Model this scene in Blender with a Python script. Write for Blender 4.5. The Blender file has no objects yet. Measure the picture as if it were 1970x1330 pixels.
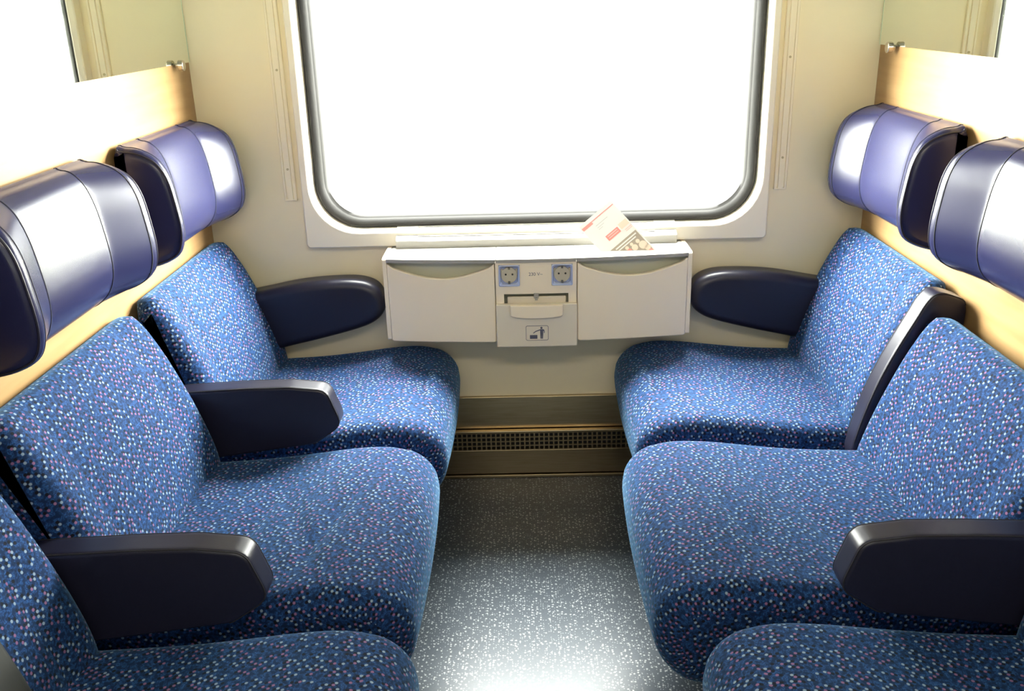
import bpy, bmesh, math, random
from mathutils import Vector, Matrix
C = bpy.context.scene.collection
PI = math.pi
SC = bpy.context.scene

# ------------------------------------------------------------------ camera, sky, exposure
CAM_LOC = Vector((-0.0369, -2.7286, 1.4611))
PITCH, YAW, ROLL, FPX = 0.354911, 0.015937, 0.026745, 1777.97
def make_camera():
    fw = Vector((0, math.cos(PITCH), -math.sin(PITCH))); up = Vector((0, math.sin(PITCH), math.cos(PITCH))); rt = Vector((1, 0, 0))
    Z = Matrix.Rotation(YAW, 3, 'Z')
    fw, up, rt = Z @ fw, Z @ up, Z @ rt
    c, s = math.cos(ROLL), math.sin(ROLL)
    up, rt = c * up + s * rt, c * rt - s * up
    cd = bpy.data.cameras.new('camera'); cd.sensor_width = 36; cd.lens = 36 * FPX / 1970; cd.clip_start = .02
    o = bpy.data.objects.new('camera', cd); C.objects.link(o)
    m = Matrix((rt, up, -fw)).transposed().to_4x4(); m.translation = CAM_LOC
    o.matrix_world = m
    SC.camera = o
make_camera()

SKY_FRONT, SKY_BACK, SKY_GLOW, SKY_SIDES, GLOW_DIR = 8.0, 2.0, 130.0, 130.0, (.02, .49, .87)          # bright day on the window side, dim corridor side
def make_world():
    w = bpy.data.worlds.new('sky'); SC.world = w; w.use_nodes = True
    nt = w.node_tree; N = nt.nodes; L = nt.links; N.clear()
    out = N.new('ShaderNodeOutputWorld'); bg = N.new('ShaderNodeBackground')
    tc = N.new('ShaderNodeTexCoord'); sep = N.new('ShaderNodeSeparateXYZ')
    L.new(tc.outputs['Generated'], sep.inputs[0])
    mr = N.new('ShaderNodeMapRange'); mr.interpolation_type = 'SMOOTHSTEP'
    mr.inputs['From Min'].default_value = -.35; mr.inputs['From Max'].default_value = .2
    mr.inputs['To Min'].default_value = SKY_BACK; mr.inputs['To Max'].default_value = SKY_FRONT
    L.new(sep.outputs['Y'], mr.inputs['Value'])
    # broad bright glow of the veiled sun, half way up the sky on the window side
    dt = N.new('ShaderNodeVectorMath'); dt.operation = 'DOT_PRODUCT'; L.new(tc.outputs['Generated'], dt.inputs[0])
    dt.inputs[1].default_value = Vector(GLOW_DIR).normalized()
    gl = N.new('ShaderNodeMapRange'); gl.interpolation_type = 'SMOOTHSTEP'
    gl.inputs['From Min'].default_value = .88; gl.inputs['From Max'].default_value = .99
    gl.inputs['To Min'].default_value = 0; gl.inputs['To Max'].default_value = SKY_GLOW
    L.new(dt.outputs['Value'], gl.inputs['Value'])
    mu = N.new('ShaderNodeMath'); mu.operation = 'ADD'; L.new(mr.outputs[0], mu.inputs[0]); L.new(gl.outputs[0], mu.inputs[1])
    # extra sky brightness added at both sides to light the seat backs
    ab = N.new('ShaderNodeMath'); ab.operation = 'ABSOLUTE'; L.new(sep.outputs['X'], ab.inputs[0])
    sd = N.new('ShaderNodeMapRange'); sd.interpolation_type = 'SMOOTHSTEP'; L.new(ab.outputs[0], sd.inputs['Value'])
    sd.inputs['From Min'].default_value = .34; sd.inputs['From Max'].default_value = .74
    sd.inputs['To Min'].default_value = 0; sd.inputs['To Max'].default_value = SKY_SIDES
    fr = N.new('ShaderNodeMath'); fr.operation = 'GREATER_THAN'; L.new(sep.outputs['Y'], fr.inputs[0]); fr.inputs[1].default_value = 0
    sm = N.new('ShaderNodeMath'); sm.operation = 'MULTIPLY_ADD'; L.new(sd.outputs[0], sm.inputs[0]); L.new(fr.outputs[0], sm.inputs[1]); L.new(mu.outputs[0], sm.inputs[2])
    mu = sm
    bg.inputs['Color'].default_value = (1, .985, .95, 1)
    L.new(mu.outputs[0], bg.inputs['Strength']); L.new(bg.outputs[0], out.inputs[0])
make_world()
def portal(name, loc, rot, sx, sy):
    l = bpy.data.lights.new(name, 'AREA'); l.shape = 'RECTANGLE'; l.size = sx; l.size_y = sy
    l.cycles.is_portal = True
    o = bpy.data.objects.new(name, l); C.objects.link(o); o.location = loc; o.rotation_euler = rot
portal('window_daylight_portal', (0, .09, 1.24), (-PI / 2, 0, 0), 1.3, .81)
portal('corridor_daylight_portal', (0, -3.06, 1.4), (PI / 2, 0, 0), 1.6, .9)
ld = bpy.data.lights.new('corridor_fill_light', 'AREA'); ld.shape = 'RECTANGLE'; ld.size = 1.3; ld.size_y = .25; ld.energy = 20; ld.color = (1, .89, .74)  # unseen warm fill added in the corridor to lift the walls
lo = bpy.data.objects.new('corridor_fill_light', ld); C.objects.link(lo); lo.location = (0, -2.62, 2.12); lo.rotation_euler = (math.radians(38), 0, 0)
SC.view_settings.view_transform = 'Standard'; SC.view_settings.look = 'None'
SC.view_settings.exposure = 0.0; SC.view_settings.gamma = 1; SC.view_settings.use_curve_mapping = False
SC.cycles.max_bounces = 12; SC.cycles.diffuse_bounces = 8; SC.cycles.use_denoising = True
SC.cycles.sample_clamp_indirect = 12
H = .975                                   # half width between the partitions

# ------------------------------------------------------------------ materials
def mat(name, col, rough=.5, metal=0., spec=.5, **kw):
    m = bpy.data.materials.new(name); m.use_nodes = True
    b = m.node_tree.nodes['Principled BSDF']
    b.inputs['Base Color'].default_value = (*col, 1); b.inputs['Roughness'].default_value = rough
    b.inputs['Metallic'].default_value = metal; b.inputs['Specular IOR Level'].default_value = spec
    for k, v in kw.items(): b.inputs[k.replace('_', ' ')].default_value = v
    return m
def noise_tint(m, c1, c2, scale, vec='Object', stretch=(1, 1, 1), rough=None):
    nt = m.node_tree; N = nt.nodes; L = nt.links; b = N['Principled BSDF']
    tc = N.new('ShaderNodeTexCoord'); mp = N.new('ShaderNodeMapping'); mp.inputs['Scale'].default_value = stretch
    nz = N.new('ShaderNodeTexNoise'); nz.inputs['Scale'].default_value = scale; nz.inputs['Detail'].default_value = 5
    r = N.new('ShaderNodeValToRGB'); r.color_ramp.elements[0].position = .3; r.color_ramp.elements[1].position = .7
    r.color_ramp.elements[0].color = (*c1, 1); r.color_ramp.elements[1].color = (*c2, 1)
    L.new(tc.outputs[vec], mp.inputs[0]); L.new(mp.outputs[0], nz.inputs['Vector']); L.new(nz.outputs['Fac'], r.inputs[0])
    L.new(r.outputs[0], b.inputs['Base Color'])
    if rough:
        mr = N.new('ShaderNodeMapRange'); mr.inputs['To Min'].default_value = rough[0]; mr.inputs['To Max'].default_value = rough[1]
        L.new(nz.outputs['Fac'], mr.inputs['Value']); L.new(mr.outputs[0], b.inputs['Roughness'])
    return m
def bump(m, scale, strength, dist=.001, vec='Object'):
    nt = m.node_tree; N = nt.nodes; L = nt.links; b = N['Principled BSDF']
    tc = N.new('ShaderNodeTexCoord'); nz = N.new('ShaderNodeTexNoise'); nz.inputs['Scale'].default_value = scale
    bp = N.new('ShaderNodeBump'); bp.inputs['Strength'].default_value = strength; bp.inputs['Distance'].default_value = dist
    L.new(tc.outputs[vec], nz.inputs['Vector']); L.new(nz.outputs['Fac'], bp.inputs['Height']); L.new(bp.outputs[0], b.inputs['Normal'])
    return m

M = {}
M['wall'] = noise_tint(mat('cream_wall_laminate', (.8, .7, .5), .45), (.86, .77, .55), (.88, .79, .57), 3)
M['surround'] = mat('cream_window_surround', (.89, .83, .70), .4)
M['rail'] = mat('cream_rail_plastic', (.89, .81, .63), .4)
M['groove'] = mat('rail_groove', (.5, .43, .26), .6)
M['console'] = mat('ivory_console_plastic', (.88, .77, .60), .42)
M['sill'] = mat('white_sill_plastic', (.34, .33, .305), .45, 0, .3)
M['recess'] = mat('grey_green_recess', (.55, .55, .42), .5)
M['bin'] = mat('grey_bin_plastic', (.74, .67, .55), .45)
M['dark_gap'] = mat('dark_gap', (.03, .03, .03), .7)
M['seal'] = mat('grey_rubber_seal', (.022, .021, .02), .5, 0, .15)
M['wood'] = noise_tint(mat('beech_veneer', (.8, .55, .25), .34, 0, .3), (.31, .185, .078), (.36, .23, .105), 6, 'Object', (6, .8, 9))
M['leather'] = (mat('navy_leather', (.016, .0175, .056), .25, 0, .4))
M['leather_dark'] = bump(mat('dark_navy_leather', (.012, .012, .026), .34, 0, .4), 900, .08, .0006)
M['seam'] = mat('dark_seam_thread', (.008, .008, .012), .7)
M['plastic'] = mat('black_plastic', (.012, .012, .013), .5)
M['shell'] = mat('dark_grey_vinyl', (.03, .032, .028), .45)
M['chrome'] = mat('brushed_chrome', (.62, .58, .52), .22, 1)
M['mirror'] = mat('mirror_glass', (.83, .87, .79), .012, 1)
M['mirror_edge'] = mat('green_glass_edge', (.55, .75, .6), .15)
M['brass'] = noise_tint(mat('brushed_bronze_metal', (.5, .42, .28), .3, 1), (.42, .33, .19), (.50, .40, .25), 40, 'Object', (.3, 1, 6), (.26, .38))
M['vent_dark'] = mat('vent_shadow', (.012, .011, .01), .8)
M['corridor'] = mat('corridor_laminate', (.5, .46, .36), .6)
M['ceiling'] = mat('ceiling_paint', (.38, .37, .33), .6)
M['socket'] = mat('beige_socket_plastic', (.55, .50, .38), .35)
M['clear'] = mat('clear_blue_plastic', (.50, .58, .85), .08, 0, .6)
M['hole'] = mat('socket_hole', (.02, .02, .02), .6)
M['ink'] = mat('grey_blue_print', (.10, .10, .14), .5)
M['paper'] = mat('white_paper', (.50, .485, .455), .6, 0, .2)
def translucent(m, f=.05):
    nt = m.node_tree; N = nt.nodes; L = nt.links; b = N['Principled BSDF']
    t = N.new('ShaderNodeBsdfTranslucent'); t.inputs['Color'].default_value = b.inputs['Base Color'].default_value
    mx = N.new('ShaderNodeMixShader'); mx.inputs[0].default_value = f
    L.new(b.outputs[0], mx.inputs[1]); L.new(t.outputs[0], mx.inputs[2]); L.new(mx.outputs[0], N['Material Output'].inputs[0])
    return m
M['red'] = mat('red_print', (.50, .185, .16), .6, 0, .2)
M['pink'] = mat('pink_print', (.5, .35, .31), .6, 0, .2)
M['greyprint'] = mat('grey_print', (.34, .33, .31), .6, 0, .2)
M['darkprint'] = mat('dark_photo_print', (.245, .205, .16), .6, 0, .2)
M['creamprint'] = mat('cream_photo_print', (.5, .41, .32), .6, 0, .2)
for k in ('paper', 'red', 'pink', 'greyprint', 'darkprint', 'creamprint'): translucent(M[k])
M['ground'] = noise_tint(mat('pale_dry_grass', (.6, .6, .4), .9), (.20, .21, .14), (.27, .26, .18), .15)

def fabric():
    m = mat('blue_flecked_moquette', (.05, .14, .45), .85, 0, .15)
    nt = m.node_tree; N = nt.nodes; L = nt.links; b = N['Principled BSDF']
    b.inputs['Sheen Weight'].default_value = .28; b.inputs['Sheen Roughness'].default_value = .4
    b.inputs['Sheen Tint'].default_value = (.30, .62, 1, 1)
    uv = N.new('ShaderNodeUVMap'); uv.uv_map = 'UVMap'
    def mapped(off=(0, 0, 0), sc=(1, 1, 1), rot=0):
        mp = N.new('ShaderNodeMapping'); mp.inputs['Location'].default_value = off; mp.inputs['Scale'].default_value = sc
        mp.inputs['Rotation'].default_value = (0, 0, rot); L.new(uv.outputs[0], mp.inputs[0]); return mp.outputs[0]
    def vor(vec, scale, rnd):
        v = N.new('ShaderNodeTexVoronoi'); v.voronoi_dimensions = '2D'; v.inputs['Scale'].default_value = scale
        v.inputs['Randomness'].default_value = rnd; L.new(vec, v.inputs['Vector']); return v
    def math_(op, a, bb):
        n = N.new('ShaderNodeMath'); n.operation = op
        for i, q in enumerate((a, bb)):
            if isinstance(q, (int, float)): n.inputs[i].default_value = q
            else: L.new(q, n.inputs[i])
        return n.outputs[0]
    def mix(f, a, bb):
        n = N.new('ShaderNodeMix'); n.data_type = 'RGBA'; L.new(f, n.inputs[0])
        for i, q in ((6, a), (7, bb)):
            if isinstance(q, tuple): n.inputs[i].default_value = (*q, 1)
            else: L.new(q, n.inputs[i])
        return n.outputs[2]
    def soft(d, r):                       # 1 inside radius r
        n = N.new('ShaderNodeMapRange'); n.interpolation_type = 'SMOOTHSTEP'
        n.inputs['From Min'].default_value = r + .06; n.inputs['From Max'].default_value = r - .06; L.new(d, n.inputs['Value']); return n.outputs[0]
    S = 84; ROT = .6
    nz = N.new('ShaderNodeTexNoise'); nz.inputs['Scale'].default_value = 420; nz.inputs['Detail'].default_value = 2; L.new(uv.outputs[0], nz.inputs['Vector'])
    r = N.new('ShaderNodeValToRGB'); r.color_ramp.elements[0].position = .38; r.color_ramp.elements[1].position = .62
    r.color_ramp.elements[0].color = (.006, .022, .085, 1); r.color_ramp.elements[1].color = (.018, .078, .24, 1); L.new(nz.outputs['Fac'], r.inputs[0])
    v2 = vor(mapped((.0042, -.0036, 0), (1, 1, 1), ROT), S, .7)
    v1 = vor(mapped((0, 0, 0), (1, 1, 1), ROT), S, .7)
    s1 = N.new('ShaderNodeSeparateColor'); L.new(v1.outputs['Color'], s1.inputs[0])
    s2 = N.new('ShaderNodeSeparateColor'); L.new(v2.outputs['Color'], s2.inputs[0])
    blk = math_('MULTIPLY', soft(v2.outputs['Distance'], .26), math_('GREATER_THAN', s2.outputs[1], .30))
    c = mix(blk, r.outputs[0], (.005, .006, .012)); base_in = c.node.inputs[6]
    dot = math_('MULTIPLY', soft(v1.outputs['Distance'], .22), math_('GREATER_THAN', s1.outputs[1], .34))
    dotc = mix(math_('GREATER_THAN', s1.outputs[0], .52), (.21, .29, .38), (.21, .10, .20))
    c = mix(dot, c, dotc)
    L.new(c, b.inputs['Base Color'])
    n2 = N.new('ShaderNodeTexNoise'); n2.inputs['Scale'].default_value = 130; n2.inputs['Detail'].default_value = 1; L.new(uv.outputs[0], n2.inputs['Vector'])
    pr = N.new('ShaderNodeMapRange'); pr.inputs['From Min'].default_value = .42; pr.inputs['From Max'].default_value = .60; L.new(n2.outputs['Fac'], pr.inputs['Value'])
    dk = N.new('ShaderNodeMix'); dk.data_type = 'RGBA'; L.new(pr.outputs[0], dk.inputs[0]); dk.inputs[6].default_value = (.004, .017, .062, 1); L.new(r.outputs[0], dk.inputs[7])
    L.new(dk.outputs[2], base_in)
    bp = N.new('ShaderNodeBump'); bp.inputs['Strength'].default_value = .35; bp.inputs['Distance'].default_value = .0012
    L.new(nz.outputs['Fac'], bp.inputs['Height']); L.new(bp.outputs[0], b.inputs['Normal'])
    return m
M['fabric'] = fabric()

def floor_mat():
    m = mat('speckled_vinyl', (.1, .11, .13), .36, 0, .28)
    nt = m.node_tree; N = nt.nodes; L = nt.links; b = N['Principled BSDF']
    tc = N.new('ShaderNodeTexCoord')
    col = None
    nz = N.new('ShaderNodeTexNoise'); nz.inputs['Scale'].default_value = 220; L.new(tc.outputs['Object'], nz.inputs['Vector'])
    r = N.new('ShaderNodeValToRGB'); r.color_ramp.elements[0].color = (.032, .042, .055, 1); r.color_ramp.elements[1].color = (.065, .082, .105, 1)
    L.new(nz.outputs['Fac'], r.inputs[0]); col = r.outputs[0]
    for sc, rad, thr, cc in ((95, .21, .58, (.36, .38, .40)), (170, .22, .68, (.24, .27, .30))):
        v = N.new('ShaderNodeTexVoronoi'); v.voronoi_dimensions = '2D'; v.inputs['Scale'].default_value = sc; L.new(tc.outputs['Object'], v.inputs['Vector'])
        s = N.new('ShaderNodeSeparateColor'); L.new(v.outputs['Color'], s.inputs[0])
        mr = N.new('ShaderNodeMapRange'); mr.inputs['From Min'].default_value = rad + .05; mr.inputs['From Max'].default_value = rad - .05
        L.new(v.outputs['Distance'], mr.inputs['Value'])
        g = N.new('ShaderNodeMath'); g.operation = 'GREATER_THAN'; L.new(s.outputs[0], g.inputs[0]); g.inputs[1].default_value = thr
        mu = N.new('ShaderNodeMath'); mu.operation = 'MULTIPLY'; L.new(mr.outputs[0], mu.inputs[0]); L.new(g.outputs[0], mu.inputs[1])
        mx = N.new('ShaderNodeMix'); mx.data_type = 'RGBA'; L.new(mu.outputs[0], mx.inputs[0]); L.new(col, mx.inputs[6]); mx.inputs[7].default_value = (*cc, 1)
        col = mx.outputs[2]
    L.new(col, b.inputs['Base Color'])
    return m
M['floor'] = floor_mat()

def pane_mat():
    m = bpy.data.materials.new('window_glass'); m.use_nodes = True
    nt = m.node_tree; N = nt.nodes; L = nt.links; N.clear()
    out = N.new('ShaderNodeOutputMaterial'); t = N.new('ShaderNodeBsdfTransparent'); g = N.new('ShaderNodeBsdfGlossy'); g.inputs['Roughness'].default_value = .02
    t.inputs['Color'].default_value = (.96, .98, .96, 1)
    f = N.new('ShaderNodeFresnel'); f.inputs['IOR'].default_value = 1.45; mx = N.new('ShaderNodeMixShader')
    ge = N.new('ShaderNodeNewGeometry'); mu = N.new('ShaderNodeMath'); mu.operation = 'MULTIPLY_ADD'      # reflect on the entry face only
    mu.inputs[1].default_value = -1; L.new(ge.outputs['Backfacing'], mu.inputs[0]); mu.inputs[2].default_value = 1
    m2 = N.new('ShaderNodeMath'); m2.operation = 'MULTIPLY'; L.new(mu.outputs[0], m2.inputs[0]); L.new(f.outputs[0], m2.inputs[1])
    L.new(m2.outputs[0], mx.inputs[0]); L.new(t.outputs[0], mx.inputs[1]); L.new(g.outputs[0], mx.inputs[2]); L.new(mx.outputs[0], out.inputs[0])
    return m
M['pane'] = pane_mat()

# ------------------------------------------------------------------ mesh helpers
def link(name, me, m, parent=None):
    o = bpy.data.objects.new(name, me); C.objects.link(o)
    if m is not None: me.materials.append(m)
    if parent is not None:
        o.parent = parent
        o.matrix_parent_inverse = Matrix.Translation(-parent.location) if parent.type == 'EMPTY' else Matrix()
    return o
def obj(name, bm, m, parent=None, smooth=False, bevel=0, seg=2, angle=None):
    bmesh.ops.recalc_face_normals(bm, faces=bm.faces)
    me = bpy.data.meshes.new(name); bm.to_mesh(me); bm.free()
    if smooth:
        me.polygons.foreach_set('use_smooth', [True] * len(me.polygons))
        if angle is not None: me.set_sharp_from_angle(angle=math.radians(angle))
    o = link(name, me, m, parent)
    if bevel:
        md = o.modifiers.new('soft_edges', 'BEVEL'); md.width = bevel; md.segments = seg; md.limit_method = 'ANGLE'; md.angle_limit = math.radians(40)
        md.harden_normals = False
    return o
def thing(name, label, cat, loc, group=None):
    o = bpy.data.objects.new(name, None); C.objects.link(o); o.location = loc; o.empty_display_size = .05
    o['label'] = label; o['category'] = cat
    if group: o['group'] = group
    return o
def struct(o): o['kind'] = 'structure'; return o
def BM(): return bmesh.new()
def bx(bm, x0, x1, y0, y1, z0, z1):
    x0, x1 = sorted((x0, x1)); y0, y1 = sorted((y0, y1)); z0, z1 = sorted((z0, z1))
    v = [bm.verts.new(p) for p in ((x0, y0, z0), (x1, y0, z0), (x1, y1, z0), (x0, y1, z0), (x0, y0, z1), (x1, y0, z1), (x1, y1, z1), (x0, y1, z1))]
    for f in ((0, 3, 2, 1), (4, 5, 6, 7), (0, 1, 5, 4), (1, 2, 6, 5), (2, 3, 7, 6), (3, 0, 4, 7)): bm.faces.new([v[i] for i in f])
    return bm
def box(*a): return bx(BM(), *a)
def prism(bm, pts, place, a0, a1):
    """2-D polygon extruded along a third axis; place(u, v, a) -> 3-D point"""
    A = [bm.verts.new(place(u, v, a0)) for u, v in pts]; B = [bm.verts.new(place(u, v, a1)) for u, v in pts]
    n = len(pts)
    for i in range(n): bm.faces.new((A[i], A[(i + 1) % n], B[(i + 1) % n], B[i]))
    bm.faces.new(A[::-1]); bm.faces.new(B)
    return bm
def disc(bm, c, r, axis, a0, a1, n=28):
    pl = {'y': lambda u, v, a: (c[0] + u, a, c[1] + v), 'x': lambda u, v, a: (a, c[0] + u, c[1] + v)}[axis]
    return prism(bm, [(r * math.cos(2 * PI * i / n), r * math.sin(2 * PI * i / n)) for i in range(n)], pl, a0, a1)
def tube(bm, pts, r, closed=False, n=8):
    pts = [Vector(p) for p in pts]; rings = []; N = len(pts)
    for i, p in enumerate(pts):
        a = pts[(i - 1) % N] if (closed or i) else p; b = pts[(i + 1) % N] if (closed or i < N - 1) else p
        t = (b - a).normalized(); u = t.orthogonal() if not rings else (rings[-1][1] - t * rings[-1][1].dot(t))
        u = u.normalized(); w = t.cross(u)
        rings.append(([bm.verts.new(p + r * (math.cos(2 * PI * k / n) * u + math.sin(2 * PI * k / n) * w)) for k in range(n)], u))
    for i in range(N if closed else N - 1):
        A = rings[i][0]; B = rings[(i + 1) % N][0]
        sh = 0
        if closed and i == N - 1:
            sh = min(range(n), key=lambda s: (A[0].co - B[s].co).length)
        for k in range(n): bm.faces.new((A[k], A[(k + 1) % n], B[(k + 1 + sh) % n], B[(k + sh) % n]))
    if not closed: bm.faces.new(rings[0][0][::-1]); bm.faces.new(rings[-1][0])
    return bm
def spline(pts, per=8, closed=True):
    """Catmull-Rom through pts, evenly resampled"""
    n = len(pts); out = []
    for i in range(n if closed else n - 1):
        P = [Vector(pts[(i + k) % n]) if closed else Vector(pts[min(max(i + k, 0), n - 1)]) for k in (-1, 0, 1, 2)]
        for j in range(per):
            t = j / per
            # centripetal-ish uniform form
            q = .5 * ((2 * P[1]) + (P[2] - P[0]) * t + (2 * P[0] - 5 * P[1] + 4 * P[2] - P[3]) * t * t + (3 * P[1] - P[0] - 3 * P[2] + P[3]) * t ** 3)
            out.append(q)
    if not closed: out.append(Vector(pts[-1]))
    return out
def resample(poly, step):
    P = [Vector(p) for p in poly]; n = len(P); L = [0]
    for i in range(n): L.append(L[-1] + (P[(i + 1) % n] - P[i]).length)
    T = L[-1]; m = max(16, int(T / step)); out = []; k = 0
    for j in range(m):
        s = T * j / m
        while L[k + 1] < s: k += 1
        f = (s - L[k]) / max(1e-9, L[k + 1] - L[k]); out.append(P[k].lerp(P[(k + 1) % n], f))
    return out
def rounded(poly, rads, seg=6):
    """polygon with each corner rounded"""
    n = len(poly); out = []
    if not isinstance(rads, (list, tuple)): rads = [rads] * n
    for i in range(n):
        p = Vector(poly[i]); a = Vector(poly[i - 1]); b = Vector(poly[(i + 1) % n]); r = rads[i]
        da = (a - p); db = (b - p); la, lb = da.length, db.length; da.normalize(); db.normalize()
        th = da.angle(db); t = min(r / math.tan(th / 2), la * .48, lb * .48)
        if r <= 0 or t < 1e-5: out.append(p); continue
        p0, p1 = p + da * t, p + db * t
        for k in range(seg + 1):
            f = k / seg; out.append((1 - f) ** 2 * p0 + 2 * f * (1 - f) * p + f * f * p1)
    return out
class Pad:
    """soft block: an X-Z outline lofted along Y with rounded ends; used for all upholstery"""
    def __init__(s, outline, y0, y1, r, disp=None, step=.014, ny=24, seg=6, sx=1):
        s.sx = sx
        P = resample(outline, step)
        ar = sum(P[i].x * P[(i + 1) % len(P)].y - P[(i + 1) % len(P)].x * P[i].y for i in range(len(P)))
        if ar < 0: P = P[::-1]
        s.P = P; s.n = n = len(P); s.y0, s.y1, s.r = y0, y1, r; s.disp = disp
        s.N = []
        for i in range(n):
            t = (P[(i + 1) % n] - P[i - 1]).normalized(); s.N.append(Vector((t.y, -t.x)))
        s.st = []                                   # (y, inset, arc)
        for k in range(seg + 1):
            f = k / seg * PI / 2; s.st.append((y0 + r * (1 - math.cos(f)), r * (1 - math.sin(f)), r * f))
        m = ny
        for k in range(1, m): s.st.append((y0 + r + (y1 - y0 - 2 * r) * k / m, 0, r * PI / 2 + (y1 - y0 - 2 * r) * k / m))
        base = r * PI / 2 + (y1 - y0 - 2 * r)
        for k in range(seg, -1, -1):
            f = k / seg * PI / 2; s.st.append((y1 - r * (1 - math.cos(f)), r * (1 - math.sin(f)), base + r * (PI / 2 - f)))
    def point(s, i, y, inset, off=0):
        p = s.P[i % s.n]; nn = s.N[i % s.n]
        d = s.disp(p, nn, y) if s.disp else 0
        q = p + nn * (off - inset) + (d if isinstance(d, Vector) else nn * d)
        return Vector((s.sx * q.x, y, q.y))
    def mesh(s):
        bm = BM(); uv = bm.loops.layers.uv.new('UVMap')
        R = [[bm.verts.new(s.point(i, y, ins)) for i in range(s.n)] for y, ins, a in s.st]
        arc = [0]
        for i in range(s.n): arc.append(arc[-1] + (s.P[(i + 1) % s.n] - s.P[i]).length)
        for k in range(len(R) - 1):
            for i in range(s.n):
                j = (i + 1) % s.n
                f = bm.faces.new((R[k][i], R[k][j], R[k + 1][j], R[k + 1][i]))
                for l, c in zip(f.loops, ((s.st[k][2], arc[i]), (s.st[k][2], arc[i + 1]), (s.st[k + 1][2], arc[i + 1]), (s.st[k + 1][2], arc[i]))): l[uv].uv = (c[0] + s.y0 * 3.1, c[1])
        for ring in (R[0], R[-1]):
            f = bm.faces.new(ring)
            for l in f.loops: l[uv].uv = (l.vert.co.x, l.vert.co.z)
        return bm
    def line(s, y, off=0, cond=None):
        """points of the outline at station y (for seams); cond picks outline points"""
        ins = 0
        if y - s.y0 < s.r: ins = s.r * (1 - math.sqrt(max(0, 1 - (1 - (y - s.y0) / s.r) ** 2)))
        if s.y1 - y < s.r: ins = s.r * (1 - math.sqrt(max(0, 1 - (1 - (s.y1 - y) / s.r) ** 2)))
        idx = [i for i in range(s.n) if cond is None or cond(s.P[i], s.N[i])]
        if cond is not None and len(idx) < s.n:          # rotate to a contiguous run
            for k in range(len(idx)):
                if (idx[k] - idx[k - 1]) % s.n != 1: idx = idx[k:] + idx[:k]; break
        return [s.point(i, y, ins, off) for i in idx]

def rrect(x0, x1, z0, z1, r, seg=10):
    """rounded rectangle, same vertex count whatever the radius"""
    out = []
    for cx, cz, a in ((x1 - r, z1 - r, 0), (x0 + r, z1 - r, 90), (x0 + r, z0 + r, 180), (x1 - r, z0 + r, 270)):
        for k in range(seg + 1):
            t = math.radians(a + 90 * k / seg); out.append((cx + r * math.cos(t), cz + r * math.sin(t)))
    return out
def rings(bm, spec, close=False):
    """loft of rounded rectangles (x0,x1,z0,z1,r,y)"""
    R = [[bm.verts.new((x, s[5], z)) for x, z in rrect(*s[:5])] for s in spec]
    n = len(R[0]); K = len(R)
    for k in range(K if close else K - 1):
        A, B = R[k], R[(k + 1) % K]
        for i in range(n): bm.faces.new((A[i], A[(i + 1) % n], B[(i + 1) % n], B[i]))
    return bm

# ------------------------------------------------------------------ room shell
CEIL = 2.15
bm = box(-H - .03, H + .03, -2.12, .03, -.04, 0); bx(bm, -3, 3, -3.0, -2.12, -.04, 0)
struct(obj('floor', bm, M['floor']))
bm = box(-H - .03, H + .03, -2.12, .05, CEIL, CEIL + .04); bx(bm, -3, 3, -3.0, -2.12, CEIL, CEIL + .04)
struct(obj('ceiling', bm, M['ceiling']))
bm = BM()
rings(bm, [(-3, 3, -.04, CEIL + .04, .001, -3.0), (-.8, .8, .95, 1.85, .1, -3.0), (-.8, .8, .95, 1.85, .1, -3.04), (-3, 3, -.04, CEIL + .04, .001, -3.04)], True)
struct(obj('wall_front', bm, M['corridor']))        # corridor side behind the viewer, with its own window
struct(obj('window_2', box(-.83, .83, -3.028, -3.022, .93, 1.87), M['pane']))
for i, s in enumerate((-1, 1)):
    struct(obj('wall_corridor_' + ('left', 'right')[i], box(s * 3, s * 3.04, -3.04, -2.12, -.04, CEIL + .04), M['corridor']))
    struct(obj('wall_compartment_' + ('left', 'right')[i], box(s * (H + .03), s * 3.0, -2.12, -2.09, -.04, CEIL + .04), M['corridor']))
WX, WZ0, WZ1, WR = .648, .842, 1.64, .13          # window opening
bm = BM()
rings(bm, [(-1.02, 1.02, -.04, CEIL, .001, .0), (-WX - .004, WX + .004, WZ0 - .004, WZ1 + .004, WR, .0), (-WX - .004, WX + .004, WZ0 - .004, WZ1 + .004, WR, .06), (-1.02, 1.02, -.04, CEIL, .001, .06)], True)
struct(obj('wall_back', bm, M['wall']))
for side, s in (('left', -1), ('right', 1)):
    struct(obj('wall_' + side, box(s * H, s * (H + .03), -2.12, 0, -.04, CEIL), M['wood']))
struct(obj('ground', box(-60, 60, -60, 90, -1.9, -1.8), M['ground']))

# window: grey rubber seal, pane and trim
w = thing('window_1', 'large rounded train window with grey rubber seal', 'window', (0, 0, WZ0)); struct(w)
bm = BM()
def sealring(d, y): return (-WX + d, WX - d, WZ0 + d, WZ1 - d, WR - d * .7, y)
rings(bm, [sealring(-.002, .012), sealring(-.002, -.004), sealring(.004, -.008), sealring(.014, -.004), sealring(.022, .010), sealring(.024, .013), sealring(.030, .018), sealring(.031, .05), sealring(-.002, .05)], True)
obj('seal', bm, M['seal'], w, True, angle=50)
obj('pane', box(-WX + .02, WX - .02, .040, .046, WZ0 + .02, WZ1 - .02), M['pane'], w)
bm = BM()
SO = (-.684, .682, .788, 1.72)
rings(bm, [(*SO, .012, .0), (*SO, .012, -.037), (SO[0] + .003, SO[1] - .003, SO[2] + .003, SO[3] - .003, .010, -.040),
           (-.6655, .664, .828, WZ1 + .020, .142, -.040), (-.663, .6615, .8305, WZ1 + .0175, .140, -.0385), (-.6495, .6495, .8405, WZ1 + .0015, .1315, .004)])
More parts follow.
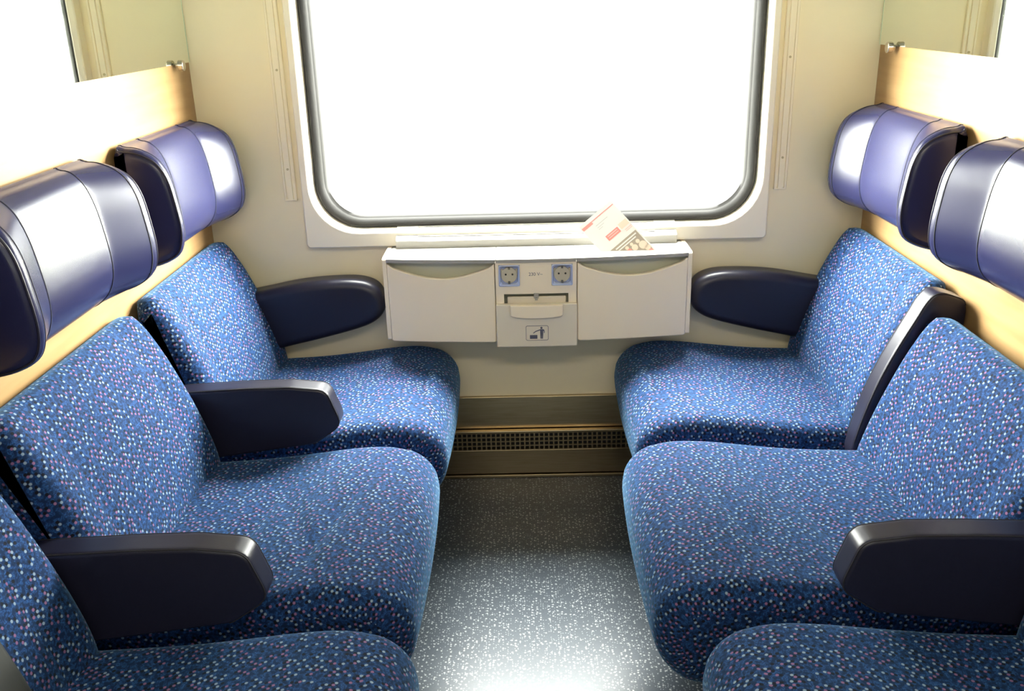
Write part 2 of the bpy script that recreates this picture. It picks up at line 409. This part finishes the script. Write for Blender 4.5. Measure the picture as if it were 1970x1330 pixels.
struct(obj('trim_1', bm, M['surround'], None, True, angle=25))

# blind guide rails beside the window
def rail(x, label):
    t = thing('blind_guide_rail', label, 'rail', (x, 0, .928), 'blind guide rails')
    bm = BM()
    pts = [(-.0185, 0), (-.0185, -.009), (-.017, -.011), (-.0125, -.011), (-.0115, -.007), (-.008, -.007), (-.007, -.012), (.007, -.012), (.008, -.007), (.0105, -.007), (.0115, -.011), (.017, -.011), (.0185, -.009), (.0185, 0)]
    prism(bm, pts, lambda u, v, a: (x + u, v, a), .928, 1.95)
    obj('channel', bm, M['rail'], t)
    obj('end_cap', box(x - .0185, x + .0185, -.0105, 0, .9265, .932), M['rail'], t, bevel=.001)
    for z in (1.02, 1.30):
        obj('screw', disc(BM(), (x, z), .0035, 'y', -.0135, -.0118, 14), M['groove'], t)
rail(-.7245, 'cream vertical blind guide rail on the wall left of the window')
rail(.7215, 'cream vertical blind guide rail on the wall right of the window')

# mirrors above the beech panels
for side, s in (('left', -1), ('right', 1)):
    t = thing('mirror', 'wall mirror with chrome stud above the %s hand beech panel' % side, 'mirror', (s * H, -1.0, 1.327), 'wall mirrors')
    xa, xb = s * H, s * (H - .005)
    obj('glass', box(xa, xb, -2.05, -.008, 1.327, 2.0), M['mirror'], t)
    obj('glass_edge', box(xa, s * (H - .0052), -.008, -.005, 1.327, 2.0), M['mirror_edge'], t)
    bm = BM(); c = (-.118, 1.324)
    disc(bm, c, .007, 'x', s * (H - .002), s * (H - .014)); disc(bm, c, .0145, 'x', s * (H - .012), s * (H - .027))
    obj('stud', bm, M['chrome'], t, True, bevel=.002, angle=40)

# ------------------------------------------------------------------ heater cover below the window
t = thing('heater_cover', 'bronze coloured metal heater cover with perforated vent strip along the floor', 'heater cover', (0, -.02, 0))
XH = .965
obj('upper_panel', box(-XH, XH, -.014, 0, .170, .280), M['brass'], t, bevel=.0015)
obj('ledge', box(-XH, XH, -.034, 0, .160, .168), M['brass'], t, bevel=.002)
obj('lower_panel', box(-XH, XH, -.030, -.004, .014, .098), M['brass'], t, bevel=.001)
obj('foot_strip', box(-XH, XH, -.037, 0, 0.0, .011), M['brass'], t, bevel=.002)
obj('vent_cavity', box(-XH, XH, -.012, -.004, .099, .159), M['vent_dark'], t)
bm = BM(); pitch = .0156; rows = 4; zt, zb = .1585, .0985; nx = 64; x0 = -nx * pitch / 2
zz = [zb + (zt - zb) * k / rows for k in range(rows + 1)]
for k in range(rows + 1):
    bx(bm, -XH, XH, -.029, -.025, zz[k] - .0022, zz[k] + .0022)
for i in range(nx + 1):
    bx(bm, x0 + i * pitch - .0024, x0 + i * pitch + .0024, -.0288, -.0252, zb, zt)
for s in (-1, 1): bx(bm, s * (nx * pitch / 2), s * XH, -.0288, -.0252, zb, zt)
obj('vent_grille', bm, M['brass'], t)

# ------------------------------------------------------------------ ventilated sill ledge under the window
t = thing('sill_vent', 'white ledge with slotted air vent directly under the window', 'air vent', (0, -.03, .783))
def sill_line(f): return (-.0615 * f, .846 - .037 * f)     # y, z along the sloping top
prof = [(0.0, .7815), (-.0595, .7815), (-.0615, .785), (-.0615, .807)]
flat = prof + [sill_line(.97), sill_line(0)]
slots = prof[:]
for k in range(7):
    f1 = .80 - k * .115; f0 = f1 - .055
    for f, d in ((f1, 0), (f1, .005), (f0, .005), (f0, 0)):
        y, z = sill_line(f); slots.append((y + d * .2, z - d * 1.6))
slots.append(sill_line(0))
plc = lambda u, v, a: (a, u, v)
for a, b in ((-.415, -.352), (.352, .415)): obj('ledge_end', prism(BM(), flat, plc, a, b), M['sill'], t)
obj('slotted_grille', prism(BM(), slots, plc, -.352, .352), M['sill'], t)

# ------------------------------------------------------------------ wall console with fold-out tables, sockets and bin
CX = .442
con = thing('wall_console', 'ivory wall console with two fold-out tables, two sockets and a bin under the window', 'console', (0, -.1, .537))
def yf(x): return -.176 - .034 * (1 - (x / CX) ** 2)
def cols(bm, x0, x1, n, zt, zb, ya, yb):
    f = lambda q, x: q(x) if callable(q) else q
    R = []
    for i in range(n + 1):
        x = x0 + (x1 - x0) * i / n
        R.append([bm.verts.new(p) for p in ((x, f(ya, x), f(zt, x)), (x, f(ya, x), f(zb, x)), (x, f(yb, x), f(zb, x)), (x, f(yb, x), f(zt, x)))])
    for A, B in zip(R, R[1:]):
        for k in range(4): bm.faces.new((A[k], A[(k + 1) % 4], B[(k + 1) % 4], B[k]))
    bm.faces.new(R[0][::-1]); bm.faces.new(R[-1])
    return bm
# lid with a narrow slot where the leaflet stands
LT, LB = .786, .776
def yl(x): return yf(x) - .004
bm = BM()
SX0, SX1, SY0, SY1 = .186, .368, -.1475, -.1405
yfr = lambda x: yl(x)
for a, b in ((-CX + .012, -.119), (-.1175, .1095), (.111, CX - .012)):
    if a < SX0 < b:
        cols(bm, a, SX0, 10, LT, LB, yl, -.002); cols(bm, SX1, b, 6, LT, LB, yl, -.002)
        cols(bm, SX0, SX1, 14, LT, LB, yl, SY0); cols(bm, SX0, SX1, 4, LT, LB, SY1, -.002)
    else: cols(bm, a, b, 20, LT, LB, yl, -.002)
obj('lid', bm, M['sill'], con)
for s in (-1, 1):
    bm = BM(); prism(bm, rounded([(-.174, .540), (-.174, .782), (-.165, .7865), (0, .7865), (0, .540)], [.006, .006, .004, 0, 0]), lambda u, v, a: (a, u, v), s * (CX - .0115), s * CX)
    obj('end_panel', bm, M['console'], con)
for a, b in ((-CX + .012, -.122), (.114, CX - .012)):
    obj('recess_back', cols(BM(), a, b, 12, .776, .54, lambda x: yf(x) + .030, lambda x: yf(x) + .034), M['recess'], con)
def ztop(a, b):
    def q(x):
        f = (x - a) / (b - a)
        e = min(1, max(0, min(f, 1 - f) / .06)); e = e * e * (3 - 2 * e)
        return .7715 - .006 - .036 * math.sin(PI * f) ** 1.05 * 1.0 + .006 * (1 - e)
    return q
for a, b in ((-CX + .0125, -.1215), (.1135, CX - .0125)):
    bm = cols(BM(), a, b, 48, ztop(a, b), lambda x: .537 + (.004 if min(abs(x - a), abs(x - b)) < .004 else 0), lambda x: yf(x) - .001, lambda x: yf(x) + .016)
    obj('fold_out_table', bm, M['console'], con, True, bevel=.0035, seg=3, angle=40)
# centre: socket fascia
XA, XB = -.119, .111
def fascia_holes():
    bm = BM(); y = lambda x: yf(x); yb = lambda x: yf(x) + .02
    Z0, Z1 = .694, .7755
    hs = [(-.110, -.050), (.040, .100)]
    xs = [XA] + [q for h in hs for q in h] + [XB]
    for i in range(0, len(xs), 2): cols(bm, xs[i], xs[i + 1], 4, Z1, Z0, y, yb)
    for h in hs:
        cols(bm, h[0], h[1], 4, Z1, .769, y, yb); cols(bm, h[0], h[1], 4, .707, Z0, y, yb)
    return bm
obj('socket_fascia', fascia_holes(), M['console'], con)
for cx, nm in ((-.080, 'left'), (.070, 'right')):
    yo = yf(cx); zc = .738
    sk = obj('power_socket', box(cx - .030, cx + .030, yo + .012, yo + .03, .707, .769), M['clear'], con)
    # clear bezel frame standing a little proud
    bm = BM()
    rings(bm, [(cx - .0295, cx + .0295, .7075, .7685, .004, yo + .014), (cx - .0295, cx + .0295, .7075, .7685, .004, yo - .004), (cx - .0275, cx + .0275, .7095, .7665, .004, yo - .005),
               (cx - .0235, cx + .0235, .7135, .7625, .008, yo + .004), (cx - .0235, cx + .0235, .7135, .7625, .008, yo + .014)])
    obj('clear_bezel', bm, M['clear'], sk, True, angle=30)
    bm = BM(); disc(bm, (cx, zc), .0228, 'y', yo + .002, yo + .014, 32); 
    for s in (-1, 1): bx(bm, cx + s * .018, cx + s * .0235, yo + .004, yo + .013, zc + .006, zc + .018)
    obj('socket_face', bm, M['socket'], sk, bevel=.001)
    bm = BM()
    for s in (-1, 1): obj('pin_hole', disc(BM(), (cx + s * .0095, zc + .003), .0028, 'y', yo + .0012, yo + .0022, 16), M['hole'], sk)
    for z0, z1 in ((zc - .0245, zc - .016), (zc + .0185, zc + .0235)):
        obj('earth_clip', box(cx - .003, cx + .003, yo - .001, yo + .003, z0, z1), M['chrome'], sk)
# 230 V label
def text_mesh(txt, size, fn, name, m, parent):
    cu = bpy.data.curves.new('t', 'FONT'); cu.body = txt; cu.size = size; cu.align_x = 'CENTER'; cu.align_y = 'CENTER'; cu.extrude = .0001
    o = bpy.data.objects.new('t', cu); C.objects.link(o)
    me = bpy.data.meshes.new_from_object(o.evaluated_get(bpy.context.evaluated_depsgraph_get()))
    bpy.data.objects.remove(o); bpy.data.curves.remove(cu)
    for v in me.vertices: v.co = fn(v.co)
    me.materials.clear()
    return link(name, me, m, parent)
plate = obj('voltage_plate', cols(BM(), -.030, .020, 4, .762, .708, lambda x: yf(x) - .0007, lambda x: yf(x) + .001), M['console'], con)
text_mesh('230 V~', .0135, lambda c: Vector((c.x - .005, yf(c.x - .005) - .0010 - c.z, .741 + c.y)), 'voltage_text', M['ink'], plate)
# bin surround, opening, inner bin and flap
bm = BM(); y = lambda x: yf(x) + .004; yb = lambda x: yf(x) + .014
OX0, OX1, OZ1 = -.096, .088, .682
cols(bm, XA, OX0, 4, .6935, .54, y, yb); cols(bm, OX1, XB, 4, .6935, .54, y, yb); cols(bm, OX0, OX1, 8, .6935, OZ1, y, yb)
obj('bin_surround', bm, M['console'], con)
bm = BM(); cols(bm, XA, XB, 4, .70, .54, lambda x: yf(x) + .05, lambda x: yf(x) + .055)
obj('bin_back', bm, M['recess'], con)
bm = BM()
cols(bm, OX0 + .009, OX1 - .007, 8, .672, .56, lambda x: yf(x) + .010, lambda x: yf(x) + .016)
obj('bin_liner', bm, M['bin'], con, bevel=.004, seg=3)
bm = BM(); bx(bm, -.011, .003, yf(0) + .002, yf(0) + .02, .668, .684); bx(bm, -.008, 0, yf(0) - .003, yf(0) + .004, .664, .672)
obj('bin_latch', bm, M['sill'], con, bevel=.001)
bm = cols(BM(), XA - .001, XB + .001, 12, .6545, .525, lambda x: yf(x) - .010, lambda x: yf(x) + .008)
flap = obj('bin_flap', bm, M['bin'], con, True, bevel=.003, seg=3, angle=40)
# handle lip: flat on top, bowed underneath
def lip_bottom(x):
    f = (x + .004) / .075; return .6245 - .010 * math.sqrt(max(0, 1 - f * f)) 
bm = BM(); cols(bm, -.079, .071, 24, .6548, lip_bottom, lambda x: yf(x) - .022, lambda x: yf(x) - .0095)
obj('bin_handle', bm, M['console'], flap, True, bevel=.003, seg=3, angle=40)
# bin symbol: rounded frame, person, bin
bm = BM(); pc = (-.0035, .568)
def flatpoly(bm, pts, y0=.0105, y1=.0098, c=pc):
    prism(bm, [(c[0] + u, c[1] + v) for u, v in pts], lambda u, v, a: (u, yf(u) + a, v), -y0, -y1)
o_ = rrect(-.0325, .0325, -.0225, .0225, .005); i_ = rrect(-.0312, .0312, -.0212, .0212, .004)
for k in range(len(o_)):
    k2 = (k + 1) % len(o_); flatpoly(bm, [o_[k], o_[k2], i_[k2], i_[k]])
flatpoly(bm, [(-.021, -.0175), (.0005, -.0175), (.0005, -.006), (-.021, -.006)])
flatpoly(bm, [(.0125 + .0033 * math.cos(a * PI / 8), .0155 + .0033 * math.sin(a * PI / 8)) for a in range(16)])
flatpoly(bm, [(.0085, .0115), (.0175, .0115), (.0175, -.003), (.0165, -.0175), (.0135, -.0175), (.0131, -.004), (.0126, -.0175), (.0094, -.0175), (.0088, -.003)])
flatpoly(bm, [(.0172, .0115), (.0205, .0095), (.022, .003), (.0205, -.001), (.0188, -.0005), (.0195, .004), (.0172, .007)])
flatpoly(bm, [(.009, .0115), (.009, .0082), (-.004, .0035), (-.011, -.0015), (-.0118, .0003), (-.005, .006)])
obj('bin_symbol', bm, M['ink'], flap)

# ------------------------------------------------------------------ leaflet leaning in the lid slot
lf = thing('leaflet', 'white printed leaflet with red stripe standing askew behind the right fold-out table lid', 'leaflet', (.27, -.145, .78))
LEAN = math.radians(30); P0 = Vector((.276 - .075, -.1445, .786))
ex, ez = Vector((1, 0, 0)), Vector((0, math.sin(LEAN), math.cos(LEAN))); en = ex.cross(ez)      # en faces the viewer
LA = math.radians(39.5); LORG = P0 + (.1225 - P0.x) * ex + .0735 * ez; LW, LH = .123, .203
def leafpt(u, v, d=0):
    """u along the top edge, v down the page; the page is turned in its own leaning plane"""
    c, s_ = math.cos(LA), math.sin(LA)
    return LORG + (c * u + s_ * v) * ex + (s_ * u - c * v) * ez + en * d
def page(bm, pts, d0, d1):
    A = [bm.verts.new(leafpt(u, v, d0)) for u, v in pts]; B = [bm.verts.new(leafpt(u, v, d1)) for u, v in pts]; n = len(pts)
    for i in range(n): bm.faces.new((A[i], A[(i + 1) % n], B[(i + 1) % n], B[i]))
    bm.faces.new(A[::-1]); bm.faces.new(B); return bm
def rect(a, b, c, d): return [(a, c), (b, c), (b, d), (a, d)]
def clip(pts, zmin):
    """keep what stands above height zmin"""
    out = []; n = len(pts)
    for i in range(n):
        p, q = pts[i], pts[(i + 1) % n]; zp, zq = leafpt(*p).z - zmin, leafpt(*q).z - zmin
        if zp >= 0: out.append(p)
        if zp * zq < 0: f = zp / (zp - zq); out.append((p[0] + f * (q[0] - p[0]), p[1] + f * (q[1] - p[1])))
    return out
obj('page', page(BM(), clip(rect(0, LW, 0, LH * 1.1), .778), -.0006, .0006), M['paper'], lf)
def printed(name, m, quads, d=0):
    for q in quads:
        pts = clip([(a * LW, b * LH) for a, b in q], .7865)
        if len(pts) > 2: obj(name, page(BM(), pts, .0006 + d, .0008 + d), M[m], lf)
qr = lambda a0, a1, b0, b1: [(a0, b0), (a1, b0), (a1, b1), (a0, b1)]
blob = lambda a, b, r: [(a + r * math.cos(k * PI / 6), b + .62 * r * math.sin(k * PI / 6)) for k in range(12)]
printed('red_stripe', 'red', [[(.02, .055), (.98, .055), (.98, .068), (.31, .068), (.31, .100), (.02, .100)]])
printed('text_line', 'greyprint', [qr(.32, .68, .148, .156), qr(.32, .52, .185, .192), qr(.32, .44, .215, .222)])
printed('red_box', 'red', [qr(.32, .69, .352, .440)])
printed('pink_text_line', 'pink', [qr(.36, .65, .372, .384), qr(.36, .65, .404, .416)], .0002)
printed('small_picture', 'creamprint', [qr(.73, .97, .335, .425)])
printed('pink_text_line', 'pink', [qr(.78, .97, .455, .468), qr(.78, .97, .480, .490)])
printed('photo_panel', 'darkprint', [qr(.06, .965, .555, 1.1)])
printed('white_text_line', 'paper', [qr(.30, .92, .585, .604), qr(.30, .86, .625, .642)], .0002)
printed('photo_patch', 'creamprint', [blob(.86, .79, .10), blob(.67, .745, .075), blob(.52, .68, .045), blob(.82, .70, .05), blob(.66, .68, .04), blob(.90, .86, .07)], .0002)
printed('red_photo_patch', 'red', [blob(.52, .735, .06), blob(.90, .93, .06)], .0002)

# ------------------------------------------------------------------ seats
def sx_pts(pts): return pts
BACK = [(-.778, .385), (-.776, .43), (-.787, .50), (-.818, .60), (-.858, .70), (-.890, .765), (-.916, .805), (-.940, .822), (-.960, .815), (-.970, .79), (-.970, .60), (-.970, .40), (-.95, .36), (-.82, .36)]
HEAD = [(-.967 + (x + .972) * .64 + (.0 if x < -.95 else .0), z) for x, z in [(-.972, 1.165), (-.945, 1.172), (-.915, 1.166), (-.884, 1.142), (-.862, 1.100), (-.848, 1.045), (-.840, .990), (-.846, .950), (-.868, .918), (-.905, .895), (-.945, .884), (-.972, .884), (-.974, 1.02)]]
CUSH = [(-.90, .30), (-.93, .38), (-.90, .440), (-.78, .448), (-.66, .455), (-.54, .467), (-.44, .478), (-.36, .480), (-.30, .465), (-.262, .432), (-.246, .385), (-.250, .335), (-.272, .292), (-.31, .262), (-.38, .25), (-.55, .25), (-.75, .25)]
ARM = rounded([(-.90, .612), (-.70, .621), (-.60, .622), (-.512, .612), (-.481, .520), (-.552, .471), (-.90, .424)], [.02, .3, .1, .034, .036, .04, .02], 8)
ARMWALL = [(-.88, .660), (-.80, .678), (-.70, .696), (-.60, .703), (-.525, .700), (-.478, .680), (-.457, .640), (-.460, .604), (-.485, .574), (-.535, .551), (-.64, .523), (-.75, .498), (-.86, .475), (-.90, .52), (-.90, .63)]
STOW = [(x + .004, z) for x, z in [(-.775, .36), (-.750, .41), (-.752, .445), (-.768, .52), (-.792, .60), (-.824, .68), (-.862, .76), (-.882, .800), (-.905, .820), (-.945, .812), (-.972, .79), (-.974, .70), (-.974, .45), (-.95, .36)]]

def wr(seed, amp):
    rnd = random.Random(seed); w = [(rnd.uniform(4, 14), rnd.uniform(6, 18), rnd.uniform(0, 6.28), rnd.uniform(.4, 1)) for _ in range(5)]
    return lambda a, b: amp * sum(k * math.sin(fa * a * 2 + fb * b * 1.6 + ph) for fa, fb, ph, k in w) / 3
def seat(s, yc, cush=(0, 0), back=(0, 0), label='', seed=1, hseam=True, crease=0, headrest=True):
    """s: -1 left bench, +1 right bench. All outlines are given for the left side and mirrored by sx."""
    t = thing('train_seat', label, 'seat', (s * .62, yc, 0), 'blue fabric seats of the left bench' if s < 0 else 'blue fabric seats of the right bench')
    sx = 1 if s < 0 else -1
    y0, y1 = yc - .311, yc + .311
    wob = wr(seed, .0035)
    def dc(p, n, y):
        v = (y - yc) / .31; e = max(0, 1 - v * v)
        d = 0
        if n.y > .3: d += .006 * e + wob(p.x, y) * e * n.y
        if n.y > .5 and p.x > -.80:                         # slight hollow where one sits
            d -= .010 * math.exp(-((p.x + .60) / .12) ** 2) * e
        if n.x > .3: d += .010 * e
        if crease and n.y > .5:
            for xc, sl, am in ((-.42, .25, .010), (-.52, -.35, .008), (-.60, .15, .008)):
                d -= crease * am * math.exp(-((p.x - xc - sl * (y - yc)) / .016) ** 2) * math.exp(-((v + .25) / .5) ** 2)
        return d
    c = Pad([(x + cush[0], z + cush[1]) for x, z in spline(CUSH, 6)], y0, y1, .045, dc, .014, 30, 8, sx)
    # keep disp coordinates unshifted
    c.disp = lambda p, n, y: dc(Vector((p.x - cush[0], p.y - cush[1])), n, y)
    obj('seat_cushion', c.mesh(), M['fabric'], t, True)
    def db(p, n, y):
        v = abs(y - yc) / .31
        d = 0
        if n.x > .2:
            w = min(1, max(0, (v - .62) / .30)); d += .006 * w * w * (3 - 2 * w) - .004 * math.exp(-((v - .64) / .03) ** 2)
            d += wob(p.y * 1.3, y) * .5 * (1 - v)
        return d
    b = Pad([(x + back[0], z + back[1]) for x, z in spline(BACK, 6)], y0 - .004, y1 + .004, .05, db, .014, 30, 8, sx)
    bo = obj('backrest', b.mesh(), M['fabric'], t, True)
    if headrest:
        yh = yc + .002
        def dh(p, n, y):
            v = abs(y - yh)
            q = v - .135; w = .5 * (q + math.sqrt(q * q + .00005))          # wings bend forward either side of the centre panel
            f = min(1, max(0, (p.x + .962) / .070)); f = f * f * (3 - 2 * f)
            return Vector((.40 * w * f, 0))
        h = Pad(spline(HEAD, 6), yh - .272, yh + .272, .026, dh, .006, 90, 8, sx)
        ho = obj('headrest', h.mesh(), M['leather'], t, True)
        front = lambda p, n: n.x > -.15 or (n.y > .5)
        for yy in (yh - .135, yh + .135):
            obj('seam', tube(BM(), h.line(yy, .0002, front), .0011, False, 6), M['seam'], ho, True)
        for yy in (yh - .266, yh + .266):
            obj('piping', tube(BM(), h.line(yy, .0008), .0024, True, 6), M['leather_dark'], ho, True)
        for yy in (yh - .242, yh + .242):
            obj('seam', tube(BM(), h.line(yy, .0002, front), .0011, False, 6), M['seam'], ho, True)
    bm = BM(); bx(bm, s * .93, s * .40, y0 + .03, y1 - .03, .20, .262); bx(bm, s * .92, s * .52, y0 + .08, y1 - .08, 0, .20)
    obj('pedestal', bm, M['plastic'], t, bevel=.008)
    return t
def arm(parent, s, outline, yc, half, r, m, stitch=True, dx=0, dz=0):
    sx = 1 if s < 0 else -1
    a = Pad(spline(outline, 6) if len(outline) < 20 else outline, yc - half, yc + half, r, None, .008, 8, 6, sx)
    o = obj('armrest', a.mesh(), m, parent, True, angle=60)
    if stitch:
        front = lambda p, n: p.y > .44 and (n.y > .2 or n.x > .25)
        for yy in (yc - half + r * .35, yc + half - r * .35):
            obj('piping', tube(BM(), a.line(yy, .0004, front), .0013, False, 6), M['seam'], o, True)
    return o
Y1, Y2, Y3 = -.345, -1.035, -1.725
L1 = seat(-1, Y1, label='blue flecked seat by the window on the left bench', seed=1)
L2 = seat(-1, Y2, (-.008, 0), (0, 0), 'blue flecked middle seat of the left bench, between two lowered armrests', 2, crease=1)
L3 = seat(-1, Y3, (.012, 0), (0, 0), 'blue flecked seat in the lower left corner, third from the window', 3)
R1 = seat(1, Y1, (.008, 0), (.008, 0), 'blue flecked seat by the window on the right bench', 4)
R2 = seat(1, Y2, (.056, 0), (.038, -.045), 'blue flecked middle seat of the right bench, slid forward and reclined', 5, crease=.6)
R3 = seat(1, Y3, (-.008, 0), (0, 0), 'blue flecked seat cushion in the lower right corner, third from the window', 6)
pp = Pad([(x + .005, z) for x, z in spline(BACK, 6)], -1.905, -1.605, .02, None, .014, 14, 6, 1)
po = obj('back_panel', pp.mesh(), M['shell'], L3, True); po['label'] = 'dark grey smooth panel on the backrest'
obj('piping', tube(BM(), pp.line(-1.607, .001), .0022, True, 6), M['leather_dark'], po, True)
YA, YB = (Y1 + Y2) / 2, (Y2 + Y3) / 2
arm(L1, -1, ARMWALL, -.062, .048, .026, M['leather_dark'], False)
arm(L1, -1, ARM, YA, .029, .008, M['leather_dark'])
arm(L2, -1, ARM, YB, .029, .008, M['leather_dark'])
arm(R1, 1, ARMWALL, -.062, .048, .026, M['leather_dark'], False)
arm(R1, 1, STOW, YA, .029, .008, M['leather_dark'])
arm(R2, 1, ARM, YB, .029, .008, M['leather_dark'])
